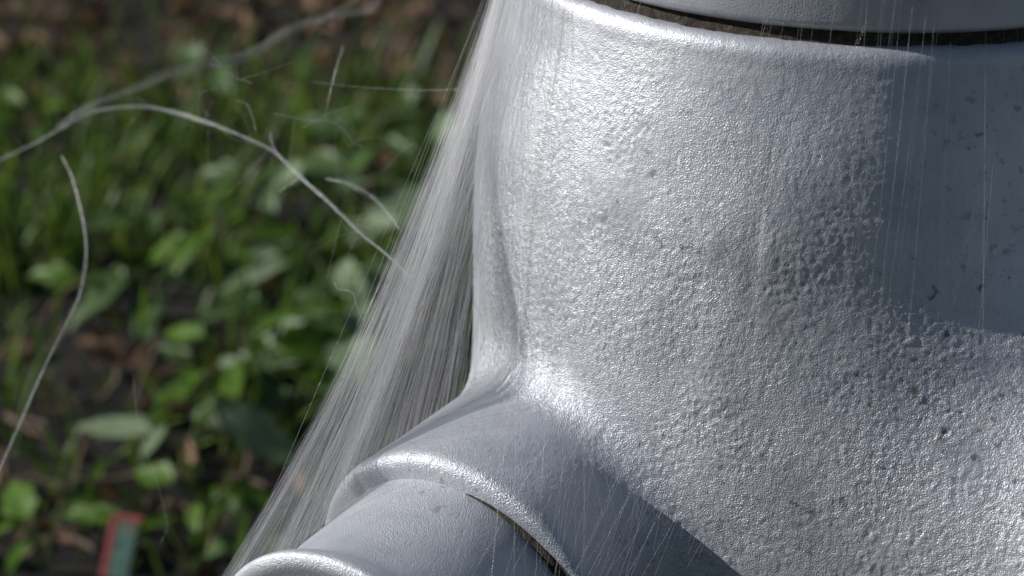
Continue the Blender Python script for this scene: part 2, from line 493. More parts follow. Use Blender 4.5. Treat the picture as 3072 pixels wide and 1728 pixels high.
seam = 0.00016 * np.exp(-((az_n + 57 + vnoise(Pn, 60, 12)) / 0.55) ** 2)
Pn = Pn + Nv * (dn + g * mask - pit * (1 - on_noz) + seam)[:, None]
Vf, Ff = compact(V + Nn * dis[:, None], Fq[~near])
mesh_obj('barrel', np.concatenate([Pn, Vf]), np.concatenate([Fn, Ff + len(Pn)]), PAINT, hyd)

def rounded(pts, r=0.002, k=4):
    # round the corners of an (r, s) profile
    out = [pts[0]]
    for i in range(1, len(pts) - 1):
        p, a, b = np.array(pts[i]), np.array(pts[i-1]), np.array(pts[i+1])
        la, lb = np.linalg.norm(a - p), np.linalg.norm(b - p)
        q = min(r, la * 0.45, lb * 0.45)
        A, B = p + (a - p) / la * q, p + (b - p) / lb * q
        for t in np.linspace(0, 1, k + 1):
            out.append(tuple((1-t)**2 * A + 2*t*(1-t) * p + t*t * B))
    out.append(pts[-1])
    return out
# grimy joint between barrel and bonnet
Vj, Fj = lathe(rounded([(0.05, 0.5725), (0.1025, 0.5757), (0.1042, 0.5795), (0.1012, 0.5825), (0.1012, 0.5865), (0.05, 0.5885)], 0.001), 360)
for i, v in enumerate(Vj):
    k = noise.noise(Vector(v) * 260) * 0.0009 + noise.noise(Vector(v) * 90) * 0.0006
    Vj[i][:2] *= 1 + k / 0.097
    Vj[i][2] += noise.noise(Vector(v) * 200 + Vector((3, 3, 3))) * 0.0005
mesh_obj('joint_gasket', Vj, Fj, GRIME, hyd)
# bonnet: skirt, dome, operating nut
Vb, Fb = lathe(rounded([(0.05, 0.5840), (0.1028, 0.5830), (0.1054, 0.5850), (0.1060, 0.605), (0.1036, 0.621), (0.091, 0.645), (0.068, 0.665), (0.040, 0.677), (0.026, 0.681), (0.024, 0.697), (0.0, 0.697)], 0.004, 5), 240)
Vb = np.array([v + np.array([v[0], v[1], 0]) / max(1e-6, math.hypot(v[0], v[1])) * noise.noise(Vector(v) * 30) * 0.0006 for v in Vb])
bonnet = mesh_obj('bonnet', Vb, Fb, PAINT, hyd)
Vo, Fo = lathe([(0.0185, 0.697), (0.0165, 0.729), (0.014, 0.732), (0.0, 0.732)], 5)
mesh_obj('operating_nut', Vo, Fo, PAINT, hyd, smooth=False)
# lower standpipe with breakaway flange
Vs, Fs_ = lathe(rounded([(0.105, 0.23), (0.101, 0.19), (0.098, 0.10), (0.098, 0.075), (0.148, 0.073), (0.148, 0.05), (0.148, 0.046), (0.148, 0.022), (0.098, 0.02), (0.098, -0.08)], 0.003), 120)
sp = mesh_obj('standpipe', Vs, Fs_, PAINT, hyd)
for k in range(8):
    t = 2 * math.pi * (k + 0.5) / 8
    Vt, Ft = lathe([(0.0, 0.016), (0.011, 0.016), (0.011, 0.022), (0.011, 0.0725), (0.011, 0.082), (0.0, 0.082)], 6, origin=(0.125 * math.cos(t), 0.125 * math.sin(t), 0))
    mesh_obj('flange_bolt', Vt, Ft, PAINT, sp, smooth=False)
# hose nozzle caps
def cap(axis, org, l1, r_rim, l2, r2, name='nozzle_cap'):
    prof_ = rounded([(r2 - 0.009, l1 - 0.006), (r2 - 0.0048, l1 - 0.004), (r2 - 0.0048, l1 + 0.018), (r2 - 0.0042, l2 - 0.013), (r2 + 0.0012, l2 - 0.006), (r2 + 0.0022, l2 - 0.002), (r2 - 0.0015, l2), (r2 - 0.007, l2 - 0.0015), (0.020, l2 + 0.002), (0.0175, l2 + 0.008), (0.0165, l2 + 0.034), (0.0, l2 + 0.034)], 0.0028, 5)
    Vc, Fc = lathe(prof_, 160, axis=axis, origin=org)
    Vc = np.array([v + 0.0004 * np.array(noise.noise_vector(Vector(v) * 55)) for v in Vc])
    return mesh_obj(name, Vc, Fc, PAINT, hyd)
cap(NA, NO, L1, R1, L2, R2)
cap(BA, BO, L1, R1, L2, R2)
cap(PA, PO, 0.205, 0.093, 0.25, 0.085, 'pumper_cap')
# dirty gap behind the cap, open only on its lower right
def gap(axis, u, v, org, l1, r_in, a0, a1):
    n = 60
    V = []; Fc = []
    for i in range(n + 1):
        t = a0 + (a1 - a0) * i / n
        e = min(1.0, 3.2 * min(i / n, 1 - i / n) + 0.02)
        d = math.sin(t) * u + v * math.cos(t)
        for r, s in ((r_in - 0.002, l1 - 0.001), (r_in + 0.0032 * e, l1 - 0.001), (r_in + 0.0028 * e, l1 + 0.0012 * e), (r_in - 0.002, l1 + 0.0012 * e)):
            V.append(org + axis * s + d * r)
    for i in range(n):
        for k in range(3):
            a = i * 4 + k
            Fc.append((a, a + 1, a + 5, a + 4))
    mesh_obj('cap_gasket', V, Fc, GRIME, hyd)
gap(NA, NU, NV, NO, L1, R2 - 0.0047, math.radians(4), math.radians(150))

# ------------------------------------------------------------------ spider silk: taut threads relaxed over the castings
def relax(A, B, n=26, iters=70, clear=0.0006, sag=0.0, sagw=None):
    t = np.linspace(0, 1, n)[None, :, None]
    P = A[:, None, :] * (1 - t) + B[:, None, :] * t
    if sag:
        # cross ties draw the sheet in towards the corner between barrel and nozzle
        dj = JN - P; dj /= np.linalg.norm(dj, axis=-1, keepdims=True)
        P = P + dj * (sag * sagw[:, None, None] * 4 * t * (1 - t) * (1.25 - 0.5 * t))
        pull = sag * sagw[:, None, None] * 8 * 0.35 / (n - 1) ** 2
    cl = np.broadcast_to(np.asarray(clear).reshape(-1, 1), (len(A), n))
    for it in range(iters):
        P[:, 1:-1] = P[:, 1:-1] * 0.3 + 0.35 * (P[:, :-2] + P[:, 2:])
        if sag:
            dj = JN - P[:, 1:-1]; dj /= np.linalg.norm(dj, axis=-1, keepdims=True)
            P[:, 1:-1] += dj * pull
        d = full_sdf(P) - cl
        bad = d < 0
        bad[:, 0] = bad[:, -1] = False
        if bad.any():
            q = P[bad]
            g = grad(full_sdf, q)
            P[bad] = q - d[bad][:, None] * g
    return P
JN = NO + NA * 0.115 + NV * 0.045 - NU * 0.01
def rim_pt(axis, u, v, org, L, r, th):
    th = np.asarray(th)
    return org + axis * np.asarray(L)[..., None] + np.asarray(r)[..., None] * (np.sin(th)[..., None] * u + np.cos(th)[..., None] * v)
def top_pt(az, z, off=0.0006):
    r = np.where(z > ZR, 0.1060, prof(z)) + off
    return np.stack([np.sin(az) * r, -np.cos(az) * r, z], -1)
def tubes(paths, rad, sides=3):
    # paths (m, n, 3), rad (m,) -> vertices, quads
    P = np.asarray(paths); m, n, _ = P.shape
    T = np.gradient(P, axis=1); T /= np.maximum(np.linalg.norm(T, axis=-1, keepdims=True), 1e-9)
    ref = np.where(np.abs(T[..., 2:3]) > 0.9, np.array([1.0, 0, 0]), np.array([0, 0, 1.0]))
    U = np.cross(T, ref); U /= np.linalg.norm(U, axis=-1, keepdims=True); W = np.cross(T, U)
    rad = np.asarray(rad)
    if rad.ndim == 1: rad = rad[:, None] * np.ones((1, n))
    rings = [P + rad[..., None] * (math.cos(2*math.pi*k/sides) * U + math.sin(2*math.pi*k/sides) * W) for k in range(sides)]
    V = np.stack(rings, 2).reshape(-1, 3)
    base = (np.arange(m)[:, None] * n + np.arange(n - 1)[None, :]) * sides
    Fc = []
    for k in range(sides):
        k2 = (k + 1) % sides
        Fc.append(np.stack([base + k, base + k2, base + sides + k2, base + sides + k], -1).reshape(-1, 4))
    return V, np.concatenate(Fc)

web = empty('spider_web', tuple(NO + NA * 0.2))
tag(web, 'dense white spider silk stretched from the hydrant top down to its left nozzle', 'spider web')
def child(name, V, Fc, mat, kind=None):
    o = mesh_obj(name, np.asarray(V) - np.array(web.location), Fc, mat, web)
    if kind: o['kind'] = kind
    return o
BEAR = math.radians(50.0)
def noz_r(q):
    return np.where(q < L1, 0.0495 + (R1 - 0.0495) * np.clip((q - 0.10) / (L1 - 0.10), 0, 1), np.where(q < L2 - 0.010, R2 - 0.0045, R2 + 0.0022))
def fan(u, jit=0.0):
    """thread ends along the web: u = 0 far round the back of the cap, 1 in the corner between nozzle and barrel"""
    n = len(u)
    dt = np.interp(u, [0, 0.5, 1], [-125, -58, -32]) + jit * rng.normal(0, 4, n)
    th = np.interp(u, [0, 0.5, 1], [-125, -55, -42]) + jit * rng.normal(0, 5, n)
    q = np.interp(u, [0, 0.5, 1], [L2 - 0.003, L2 - 0.003, 0.10]) + jit * rng.normal(0, 0.006, n)
    A = top_pt(-BEAR + np.radians(dt) * 0.95, 0.592 + jit * rng.normal(0, 0.006, n))
    B = rim_pt(NA, NU, NV, NO, q, noz_r(q) + 0.0006, np.radians(th))
    return A, B
def sag_of(u):
    return np.interp(u, [0, 0.5, 0.8, 1], [1, 0.9, 0.4, 0.1])
# the sheet
nu, nv = 120, 44
du = np.linspace(0, 1, nu)
A, B = fan(du)
PS = relax(A, B, nv, 140, 0.0026, 0.012, sag_of(du))
V = PS.reshape(-1, 3)
Fc = [(i*nv + j, i*nv + j + 1, (i+1)*nv + j + 1, (i+1)*nv + j) for i in range(nu-1) for j in range(nv-1)]
so = child('silk_sheet', V, Fc, SHEET)
uvl = so.data.uv_layers.new(name='UVMap')
uvs = np.array([[(vi // nv) / (nu-1), (vi % nv) / (nv-1)] for vi in range(len(V))])
li = np.empty(len(so.data.loops), np.int32); so.data.loops.foreach_get('vertex_index', li)
uvl.data.foreach_set('uv', uvs[li].ravel())
# threads of the web, some of them crossing
def crossing(n, lo, hi, rad, spread=0.03, jit=1.0):
    ua = rng.uniform(lo, hi, n)
    ub = np.clip(ua + rng.normal(0, spread, n), 0, 1)
    A, _ = fan(ua, jit)
    _, B = fan(ub, jit)
    P = relax(A, B, 22, 60, rng.uniform(0.0022, 0.0040, n), 0.012, sag_of(ub))
    r = rad * rng.uniform(0.5, 1.5, n) * (1 + 0.9 * (rng.random(n) > 0.93))
    V, Fq = tubes(P, r)
    child('silk_threads', V, Fq, SILK, 'stuff')
crossing(90, 0.0, 0.5, 0.000013)
crossing(240, 0.4, 1.0, 0.000013)
crossing(130, 0.1, 0.95, 0.000016, spread=0.24)
# fine streaks lying over the shoulder before they leave the barrel for the corner of the web
def shoulder_threads(n):
    az = -BEAR + np.radians(rng.uniform(-48, -6, n))
    A = top_pt(az, 0.592 + rng.normal(0, 0.004, n))
    q = rng.uniform(0.10, 0.21, n)
    B = rim_pt(NA, NU, NV, NO, q, noz_r(q) + 0.0006, np.radians(rng.uniform(-80, -35, n)))
    P = relax(A, B, 24, 80, rng.uniform(0.0018, 0.0030, n))
    V, Fq = tubes(P, 0.000021 * rng.uniform(0.5, 1.6, n))
    child('silk_threads', V, Fq, SILK, 'stuff')
shoulder_threads(230)
# nearly plumb threads from the barrel down over the near side of the nozzle
def nozzle_drops(n):
    az = np.radians(rng.uniform(-62, 2, n))
    A = top_pt(az, rng.uniform(0.51, 0.588, n))
    s_ = rng.uniform(0.12, 0.225, n)
    B = rim_pt(NA, NU, NV, NO, s_, np.where(s_ < L1, R1, R2) + 0.0006, np.radians(rng.uniform(25, 120, n)))
    P = relax(A, B, 22, 60, rng.uniform(0.0020, 0.0045, n))
    V, Fq = tubes(P, 0.000017 * rng.uniform(0.5, 1.6, n))
    child('silk_threads', V, Fq, SILK, 'stuff')
nozzle_drops(80)
# sparse threads hanging down the front of the barrel to the pumper outlet
def front_threads(n):
    az = np.radians(rng.uniform(-20, 40, n))
    A = top_pt(az, np.full(n, 0.594))
    a2 = az - np.radians(rng.uniform(1, 7, n)); z2 = rng.uniform(0.40, 0.47, n)
    lo, hi = np.full(n, 0.09), np.full(n, 0.27)
    for _ in range(24):
        md = (lo + hi) / 2
        ins = full_sdf(np.stack([np.sin(a2) * md, -np.cos(a2) * md, z2], -1)) < 0
        lo = np.where(ins, md, lo); hi = np.where(ins, hi, md)
    B = np.stack([np.sin(a2) * hi, -np.cos(a2) * hi, z2], -1)
    P = relax(A, B, 22, 60, rng.uniform(0.0018, 0.0028, n))
    V, Fq = tubes(P, 0.000015 * rng.uniform(0.5, 1.7, n))
    child('silk_threads', V, Fq, SILK, 'stuff')
front_threads(46)

# ------------------------------------------------------------------ loose gossamer strands drifting at the left
def spline(pts, n):
    P = np.array(pts, float)
    P = np.vstack([2 * P[0] - P[1], P, 2 * P[-1] - P[-2]])
    out = []
    m = len(P) - 3
    for q in np.linspace(0, m - 1e-6, n):
        i = int(q); t = q - i
        a, b, c, d = P[i:i+4]
        out.append(0.5 * ((2*b) + (c-a)*t + (2*a-5*b+4*c-d)*t*t + (3*b-a-3*c+d)*t**3))
    return np.array(out)
def strand(path, d0, d1, fibres, width, fr, label, group='loose silk strands', frays=0, widths=None):
    """path in view directions, d0..d1 the distances of its two ends: gives one strand in the air"""
    d0, d1, fibres, width = d0 * 1.09, d1 * 1.09, int(fibres * 0.9 + 1), width * 0.95
    k = len(path)
    pts = [at(px, py, d0 + (d1 - d0) * i / (k - 1)) for i, (px, py) in enumerate(path)]
    n = 16 + 6 * k
    c = spline(pts, n)
    T = np.gradient(c, axis=0); T /= np.linalg.norm(T, axis=1, keepdims=True)
    U = np.cross(T, [0, 0, 1.0]); U /= np.linalg.norm(U, axis=1, keepdims=True); Wv = np.cross(T, U)
    wv = np.interp(np.linspace(0, 1, n), np.linspace(0, 1, len(widths)), widths) if widths else np.ones(n)
    paths = []; rads = []
    s = np.linspace(0, 1, n)
    for f in range(fibres):
        ph, fq = rng.uniform(0, 6.28), rng.uniform(2, 9)
        rr = width * math.sqrt(rng.random()) * (0.7 + 0.3 * np.sin(s * rng.uniform(3, 14) + ph)) * wv
        an = ph + s * fq
        kink = np.cumsum(rng.normal(0, width * 0.22, (n, 3)), 0); kink -= np.linspace(0, 1, n)[:, None] * kink[-1]
        paths.append(c + U * (rr * np.cos(an))[:, None] + Wv * (rr * np.sin(an))[:, None] + kink * 0.7)
        r = np.full(n, 0.26 * fr * rng.uniform(0.6, 1.3)); r[0] *= 0.4; r[-1] *= 0.4
        rads.append(r)
    for f in range(frays * 3):
        i0 = rng.integers(2, n - 6); ln = rng.uniform(0.004, 0.02)
        dirv = T[i0] * rng.uniform(-1, 1) + U[i0] * rng.normal() + Wv[i0] * rng.normal(); dirv /= np.linalg.norm(dirv)
        bend = rng.normal(0, 0.8, 3)
        paths.append(c[i0] + (s * ln)[:, None] * dirv + ((s * s) * ln)[:, None] * bend)
        rads.append(np.full(n, fr * 0.35) * (1 - 0.6 * s))
    V, Fq = tubes(np.array(paths), np.array(rads))
    base = c[-1].copy()
    o = mesh_obj('silk_strand', V - base, Fq, FLOSS)
    o.location = base
    return tag(o, label, 'silk strand', group)
strand([(-80, 520), (0, 478), (120, 420), (250, 345), (330, 325), (420, 318), (520, 335), (640, 375), (740, 415), (820, 455), (900, 530), (1000, 620), (1080, 700), (1160, 765), (1232, 830)],
       0.92, 0.69, 10, 0.00060, 0.00010, 'thick arching silk strand joining the web edge halfway down', frays=14, widths=[1.4, 1.1, 0.8, 0.8, 1.2, 1.0, 1.1, 0.8])
strand([(170, 385), (260, 322), (420, 258), (520, 215), (640, 190), (760, 160), (870, 90), (1000, 52), (1110, 32), (1140, 0), (1165, -50)],
       0.98, 0.92, 16, 0.0018, 0.00009, 'hazy broad silk strand rising to the upper edge above the arching one', frays=6, widths=[0.6, 1.0, 1.3, 1.2, 0.8, 0.6])
strand([(940, 75), (1000, 40), (1060, 5), (1100, -40)], 0.92, 0.91, 6, 0.0008, 0.00009, 'short silk strand forking off to the top edge of the view')
strand([(183, 465), (215, 530), (240, 620), (255, 700), (258, 780), (240, 880), (200, 970), (130, 1110), (60, 1270), (0, 1405), (-60, 1530)],
       0.84, 0.76, 10, 0.00042, 0.00011, 'long hanging silk strand bowing down the left side', widths=[0.15, 0.9, 1.2, 1.0, 0.8, 0.8])
strand([(400, 1120), (410, 1230), (430, 1330), (455, 1400), (480, 1480), (500, 1580), (480, 1630)], 0.76, 0.78, 2, 0.0002, 0.00007, 'faint single silk thread hanging above the red edged card')
strand([(630, 192), (665, 203), (690, 216), (715, 238), (735, 242), (757, 250)], 0.74, 0.74, 9, 0.00045, 0.00010, 'short curled white silk tuft below the hazy strand', frays=1, widths=[0.5, 0.9, 1.0, 1.6])
strand([(660, 262), (610, 275), (593, 300), (597, 345)], 0.76, 0.76, 3, 0.0003, 0.00007, 'small hooked silk wisp above the arch of the thick strand')
strand([(700, 300), (740, 312), (757, 350), (768, 395)], 0.76, 0.75, 3, 0.0002, 0.00007, 'small drooping silk wisp just left of the fork in the arch')
strand([(812, 396), (815, 425), (828, 455), (850, 480)], 0.775, 0.755, 7, 0.0004, 0.00010, 'frayed silk fork sticking up from the thick arching strand')
strand([(822, 340), (880, 352), (940, 362), (990, 365), (1030, 388), (1060, 425), (1090, 440)], 0.75, 0.75, 6, 0.0007, 0.00008, 'tangled silk wisp hanging in the middle right of the arch', frays=2)
strand([(905, 385), (940, 365), (1000, 335), (1060, 320)], 0.75, 0.76, 2, 0.0002, 0.00007, 'thin silk thread crossing the tangled wisp')
strand([(975, 535), (1050, 552), (1110, 585), (1165, 640), (1200, 690)], 0.76, 0.72, 10, 0.0007, 0.00008, 'second shorter silk strand running just above the end of the arch', widths=[0.7, 1.2, 0.8, 0.5])
strand([(1000, 845), (1015, 868), (1040, 872), (1062, 885), (1070, 915), (1090, 965), (1112, 1005), (1128, 1030)], 0.70, 0.68, 2, 0.00015, 0.00007, 'crooked fine silk thread beside the lower web edge')
strand([(930, 245), (1100, 262), (1260, 270), (1425, 268)], 0.76, 0.72, 2, 0.0002, 0.00007, 'faint level silk thread reaching the upper web edge')
strand([(1145, 520), (1185, 475), (1215, 445), (1245, 430)], 0.76, 0.74, 2, 0.0002, 0.00007, 'short slanting silk thread left of the web')
strand([(1345, 430), (1365, 375), (1395, 330), (1425, 285), (1440, 230)], 0.70, 0.70, 3, 0.0005, 0.00006, 'stray silk thread hugging the upper web edge')

# ------------------------------------------------------------------ small insect caught on the web
def insect():
    c_, s_ = math.cos(PITCH), math.sin(PITCH)
    rel = PS.reshape(-1, 3) - CAM
    zf = rel[:, 1] * c_ - rel[:, 2] * s_
    px = 1536 + F_PX * rel[:, 0] / zf
    py = 864 - F_PX * (rel[:, 1] * s_ + rel[:, 2] * c_) / zf
    a_, b_ = px - 1536, 864 - py
    px = 1536 + a_ * math.cos(ROLL) + b_ * math.sin(ROLL); py = 864 - (-a_ * math.sin(ROLL) + b_ * math.cos(ROLL))
    cost = np.hypot(px - 1545, py - 95) + 4000 * (zf - zf.min())* 0.02
    i = int(np.argmin(cost))
    pos = PS.reshape(-1, 3)[i]
    nrm = grad(full_sdf, pos[None])[0]
    ax = np.cross(nrm, [0.8, 0.1, 0.25]); ax /= np.linalg.norm(ax)
    side = np.cross(nrm, ax)
    root = empty('insect', tuple(pos))
    tag(root, 'tiny dark insect stuck on the silk near the top left of the hydrant', 'insect')
    m, nt, b = new_mat('insect_shell'); b.inputs['Base Color'].default_value = (0.03, 0.018, 0.012, 1); b.inputs['Roughness'].default_value = 0.35
    prof_ = [(0.0, -0.00115), (0.00028, -0.00105), (0.00046, -0.0007), (0.00044, -0.0003), (0.00022, -0.00002), (0.00034, 0.00025), (0.00034, 0.0005), (0.00018, 0.00068), (0.00026, 0.00085), (0.00024, 0.00105), (0.0, 0.0012)]
    V, Fc = lathe(prof_, 12, axis=ax, origin=tuple(nrm * 0.0007))
    mesh_obj('body', V, Fc, m, root)
    for sgn in (-1, 1):
        for k, (a0, a1) in enumerate(((0.0005, 0.0013), (0.0003, 0.0002), (0.0001, -0.0012))):
            p0 = ax * a0 + nrm * 0.0006
            p1 = ax * (a0 + (a1 - a0) * 0.5) + side * sgn * 0.0007 + nrm * 0.0011
            p2 = ax * a1 + side * sgn * 0.0013 + nrm * 0.0001
            V, Fq = tubes(np.array([spline([p0, p1, p2], 8)]), np.array([0.00006]))
            mesh_obj('leg', V, Fq, m, root)
insect()

# ------------------------------------------------------------------ vegetation on the ground behind
def gnoise(x, y, sc_, o=0.0):
    return noise.noise(Vector((x * sc_, y * sc_, o)))
def blades(pos, length, width, lean, az, curl, seg=4):
    """ribbon blades: pos (m,3); returns V, F"""
    m = len(pos)
    t = np.linspace(0, 1, seg + 1)
    dirx = np.stack([np.cos(az), np.sin(az), 0 * az], -1)
    side = np.stack([-np.sin(az), np.cos(az), 0 * az], -1)
    ang = lean[:, None] + curl[:, None] * t[None, :]
    ds = (length / seg)[:, None]
    hx = np.concatenate([np.zeros((m, 1)), np.cumsum(np.sin(ang[:, :-1]) * ds, 1)], 1)
    hz = np.concatenate([np.zeros((m, 1)), np.cumsum(np.cos(ang[:, :-1]) * ds, 1)], 1)
    C = pos[:, None, :] + hx[..., None] * dirx[:, None, :] + hz[..., None] * np.array([0, 0, 1.0])
    wd = width[:, None] * (0.55 + 0.9 * t - 1.43 * t ** 3)[None, :] * 0.5
    wd = np.maximum(wd, 0.0002)
    A = C - side[:, None, :] * wd[..., None]
    B = C + side[:, None, :] * wd[..., None]
    V = np.stack([A, B], 2).reshape(-1, 3)
    b = (np.arange(m)[:, None] * (seg + 1) + np.arange(seg)[None, :]) * 2
    Fq = np.stack([b, b + 1, b + 3, b + 2], -1).reshape(-1, 4)
    return V, Fq
CARD_P = on_ground(368, 1650, 0.03)
def scatter(n, x0, x1, y0, y1, keep):
    P = np.stack([rng.uniform(x0, x1, n), rng.uniform(y0, y1, n), np.full(n, -0.012)], -1)
    k = np.array([rng.random() < keep(p[0], p[1]) and math.hypot(p[0], p[1]) > 0.17 and math.hypot(p[0] - CARD_P[0], p[1] - CARD_P[1] + 0.03) > 0.045 for p in P])
    return P[k]
def green_keep(x, y):
    band = 1.0 if 1.0 < y < 1.6 else (0.35 if y <= 1.0 else max(0.06, 1.0 - (y - 1.6) * 4.0))
    return band * min(1, max(0.08, 0.55 + 1.6 * gnoise(x, y, 5.5)))
def add_grass(name, P, mat, lmin, lmax, wmin, wmax, lean_s, label, cat):
    m = len(P)
    V, Fq = blades(P, rng.uniform(lmin, lmax, m), rng.uniform(wmin, wmax, m), np.abs(rng.normal(0.25, lean_s, m)), rng.uniform(0, 6.28, m), rng.uniform(0.1, 1.5, m))
    o = mesh_obj(name, V, Fq, mat)
    o['kind'] = 'stuff'
    tag(o, label, cat)
add_grass('grass', scatter(21000, -1.1, 0.6, 0.45, 2.7, green_keep), GRASS, 0.035, 0.10, 0.0035, 0.008, 0.3, 'short green grass growing over the dark soil behind the hydrant', 'grass')
add_grass('grass', scatter(42000, -3.5, 3.5, -2.5, 5.0, lambda x, y: 0.0 if (-1.0 < x < 0.5 and 0.45 < y < 2.5) else 0.6), GRASS, 0.04, 0.10, 0.003, 0.0065, 0.3, 'green grass growing all round the hydrant further off', 'grass')
add_grass('straw', scatter(9000, -1.3, 0.7, 0.45, 2.7, lambda x, y: (1.0 if y > 1.55 else (0.25 if y > 1.0 else 0.5)) * min(1, max(0.05, 0.5 + 1.5 * gnoise(x, y, 7, 9)))), STRAW, 0.03, 0.08, 0.002, 0.0045, 0.6, 'dry straw and dead stems lying among the grass', 'dry grass')

# leaf shapes
def leaf_mesh(name, l, w, fold, curl, mat, lobes=0, tip=1.6, n=9, m=4):
    V = []; Fc = []
    for i in range(n + 1):
        t = i / n
        hw = w * 0.5 * (math.sin(math.pi * min(1, t ** 0.75)) ** 0.8) * (1 - 0.25 * t * tip * 0.5)
        if lobes: hw *= 1 + 0.16 * math.sin(t * math.pi * 2 * lobes)
        for j in range(-m, m + 1):
            q = j / m
            y = q * max(hw, 0.0004)
            z = abs(q) * hw * fold - curl * l * t * t + 0.03 * l * math.sin(q * 7 + t * 9) * abs(q)
            V.append((t * l, y, z))
    r = 2 * m + 1
    for i in range(n):
        for j in range(2 * m):
            a = i * r + j
            Fc.append((a, a + 1, a + r + 1, a + r))
    me = bpy.data.meshes.new(name)
    me.from_pydata(V, [], Fc)
    me.polygons.foreach_set('use_smooth', [True] * len(me.polygons))
    me.materials.append(mat)
    return me
LM = {}
for key, mat in (('weed', WEED), ('pale', PALE), ('bright', BRIGHT)):
    LM[key] = [leaf_mesh('leaf', 1.0, 0.55, 0.25, 0.25, mat, 4), leaf_mesh('leaf', 1.0, 0.36, 0.35, 0.1, mat, 2), leaf_mesh('leaf', 1.25, 0.6, 0.2, 0.35, mat, 3)]
for key, mat in (('dry', DRY), ('tan', TAN)):
    LM[key] = [leaf_mesh('leaf', 1.0, 0.5, 0.7, 0.35, mat), leaf_mesh('leaf', 1.0, 0.42, 0.5, -0.3, mat, 2), leaf_mesh('leaf', 1.0, 0.6, 0.9, 0.2, mat, 3)]
STEM_M = leaf_material('stem_green', (0.05, 0.085, 0.025), (0.09, 0.13, 0.04), 0.5, 0.1)
def place_leaf(o, base, direction, normal, size):
    x = Vector(direction).normalized()
    z = Vector(normal); z = (z - x * z.dot(x)).normalized()
    y = z.cross(x)
    M = Matrix((x, y, z)).transposed().to_4x4()
    o.matrix_local = Matrix.Translation(base) @ M @ Matrix.Scale(size, 4)
def weed(pos, leaves, kind, size, height, label, spread=1.0, group='leafy weeds behind the hydrant', seed=0):
    r = random.Random(seed)
    root = empty('leafy_weed', (float(pos[0]), float(pos[1]), 0.0))
    tag(root, label, 'weed', group)
    stems = []
    for k in range(leaves):
        a = 2 * math.pi * k / leaves + r.uniform(-0.5, 0.5)
        hh = height * r.uniform(0.55, 1.1)
        out = spread * size * r.uniform(0.3, 0.7)
        tip = Vector((math.cos(a) * out, math.sin(a) * out, hh))
        stems.append(spline([(0, 0, -0.015), tip * 0.45 + Vector((0, 0, hh * 0.12)), tip], 8))
        o = bpy.data.objects.new('leaf', r.choice(LM[kind]))
        COL.objects.link(o); o.parent = root
        d = Vector((math.cos(a), math.sin(a), r.uniform(-0.35, 0.35)))
        nrm = Vector((-0.45 + r.uniform(-0.35, 0.35), -0.45 + r.uniform(-0.35, 0.35), 1.0))
        place_leaf(o, tip, d, nrm, size * r.uniform(0.6, 1.45))
    V, Fq = tubes(np.array(stems), np.full(len(stems), 0.0011), 5)
    mesh_obj('stem', V, Fq, STEM_M, root)
    return root
def wpos(px, py, z=0.03):
    return on_ground(px, py, z)
WEEDS = [
 (985, 610, 5, 'pale', 0.088, 0.06, 'large pale leafed weed behind the middle of the arching strand'),
 (1000, 800, 4, 'pale', 0.062, 0.045, 'pale leafed weed just left of the web halfway down'),
 (1255, 690, 4, 'pale', 0.07, 0.05, 'pale leafed weed half hidden behind the web edge'),
 (1050, 1020, 5, 'pale', 0.062, 0.045, 'pale leafed weed low beside the web with dark soil below'),
 (880, 1130, 4, 'weed', 0.036, 0.04, 'small grey green weed in the dark hollow left of the nozzle'),
 (560, 1270, 4, 'pale', 0.062, 0.05, 'broad green leaf weed standing behind the tan dead leaf'),
 (1290, 300, 5, 'pale', 0.085, 0.06, 'pale leafed weed beside the upper web edge'),
 (700, 1030, 5, 'bright', 0.062, 0.05, 'bright green weed in the lower middle left of the hollow'),
 (640, 700, 6, 'bright', 0.042, 0.06, 'bright green weed at the centre of the grass'),
 (1130, 560, 6, 'weed', 0.052, 0.05, 'dark leafed weed between the two strands and the web'),
 (800, 560, 6, 'weed', 0.045, 0.05, 'dark leafed weed under the right half of the arch'),
 (1100, 400, 6, 'weed', 0.050, 0.05, 'dark leafed weed below the faint level thread'),
 (450, 640, 5, 'weed', 0.040, 0.045, 'green weed under the crown of the arch'),
 (300, 820, 5, 'bright', 0.034, 0.045, 'small green weed right of the hanging strand'),
 (450, 860, 6, 'weed', 0.040, 0.045, 'low green weed right of the bowed strand at mid height'),
 (820, 900, 6, 'weed', 0.042, 0.04, 'dark green weed below the centre of the grass'),
 (600, 1500, 5, 'bright', 0.032, 0.04, 'small bright weed right of the red edged card'),
 (780, 1570, 5, 'weed', 0.040, 0.035, 'grey green weed at the bottom beside the nozzle'),
 (120, 1550, 5, 'bright', 0.034, 0.04, 'small green weed left of the red edged card'),
 (650, 210, 5, 'weed', 0.040, 0.04, 'green weed under the hazy strand near the top'),
 (120, 330, 5, 'bright', 0.044, 0.05, 'green weed at the upper left corner below the brown litter'),
 (640, 1140, 5, 'weed', 0.036, 0.035, 'low dark weed in the hollow above the broad green leaf'),
]
for i, (px, py, n, k, sz, h, lab) in enumerate(WEEDS):
    weed(wpos(px, py, h * 0.8), n, k, sz, h, lab, seed=i + 3)
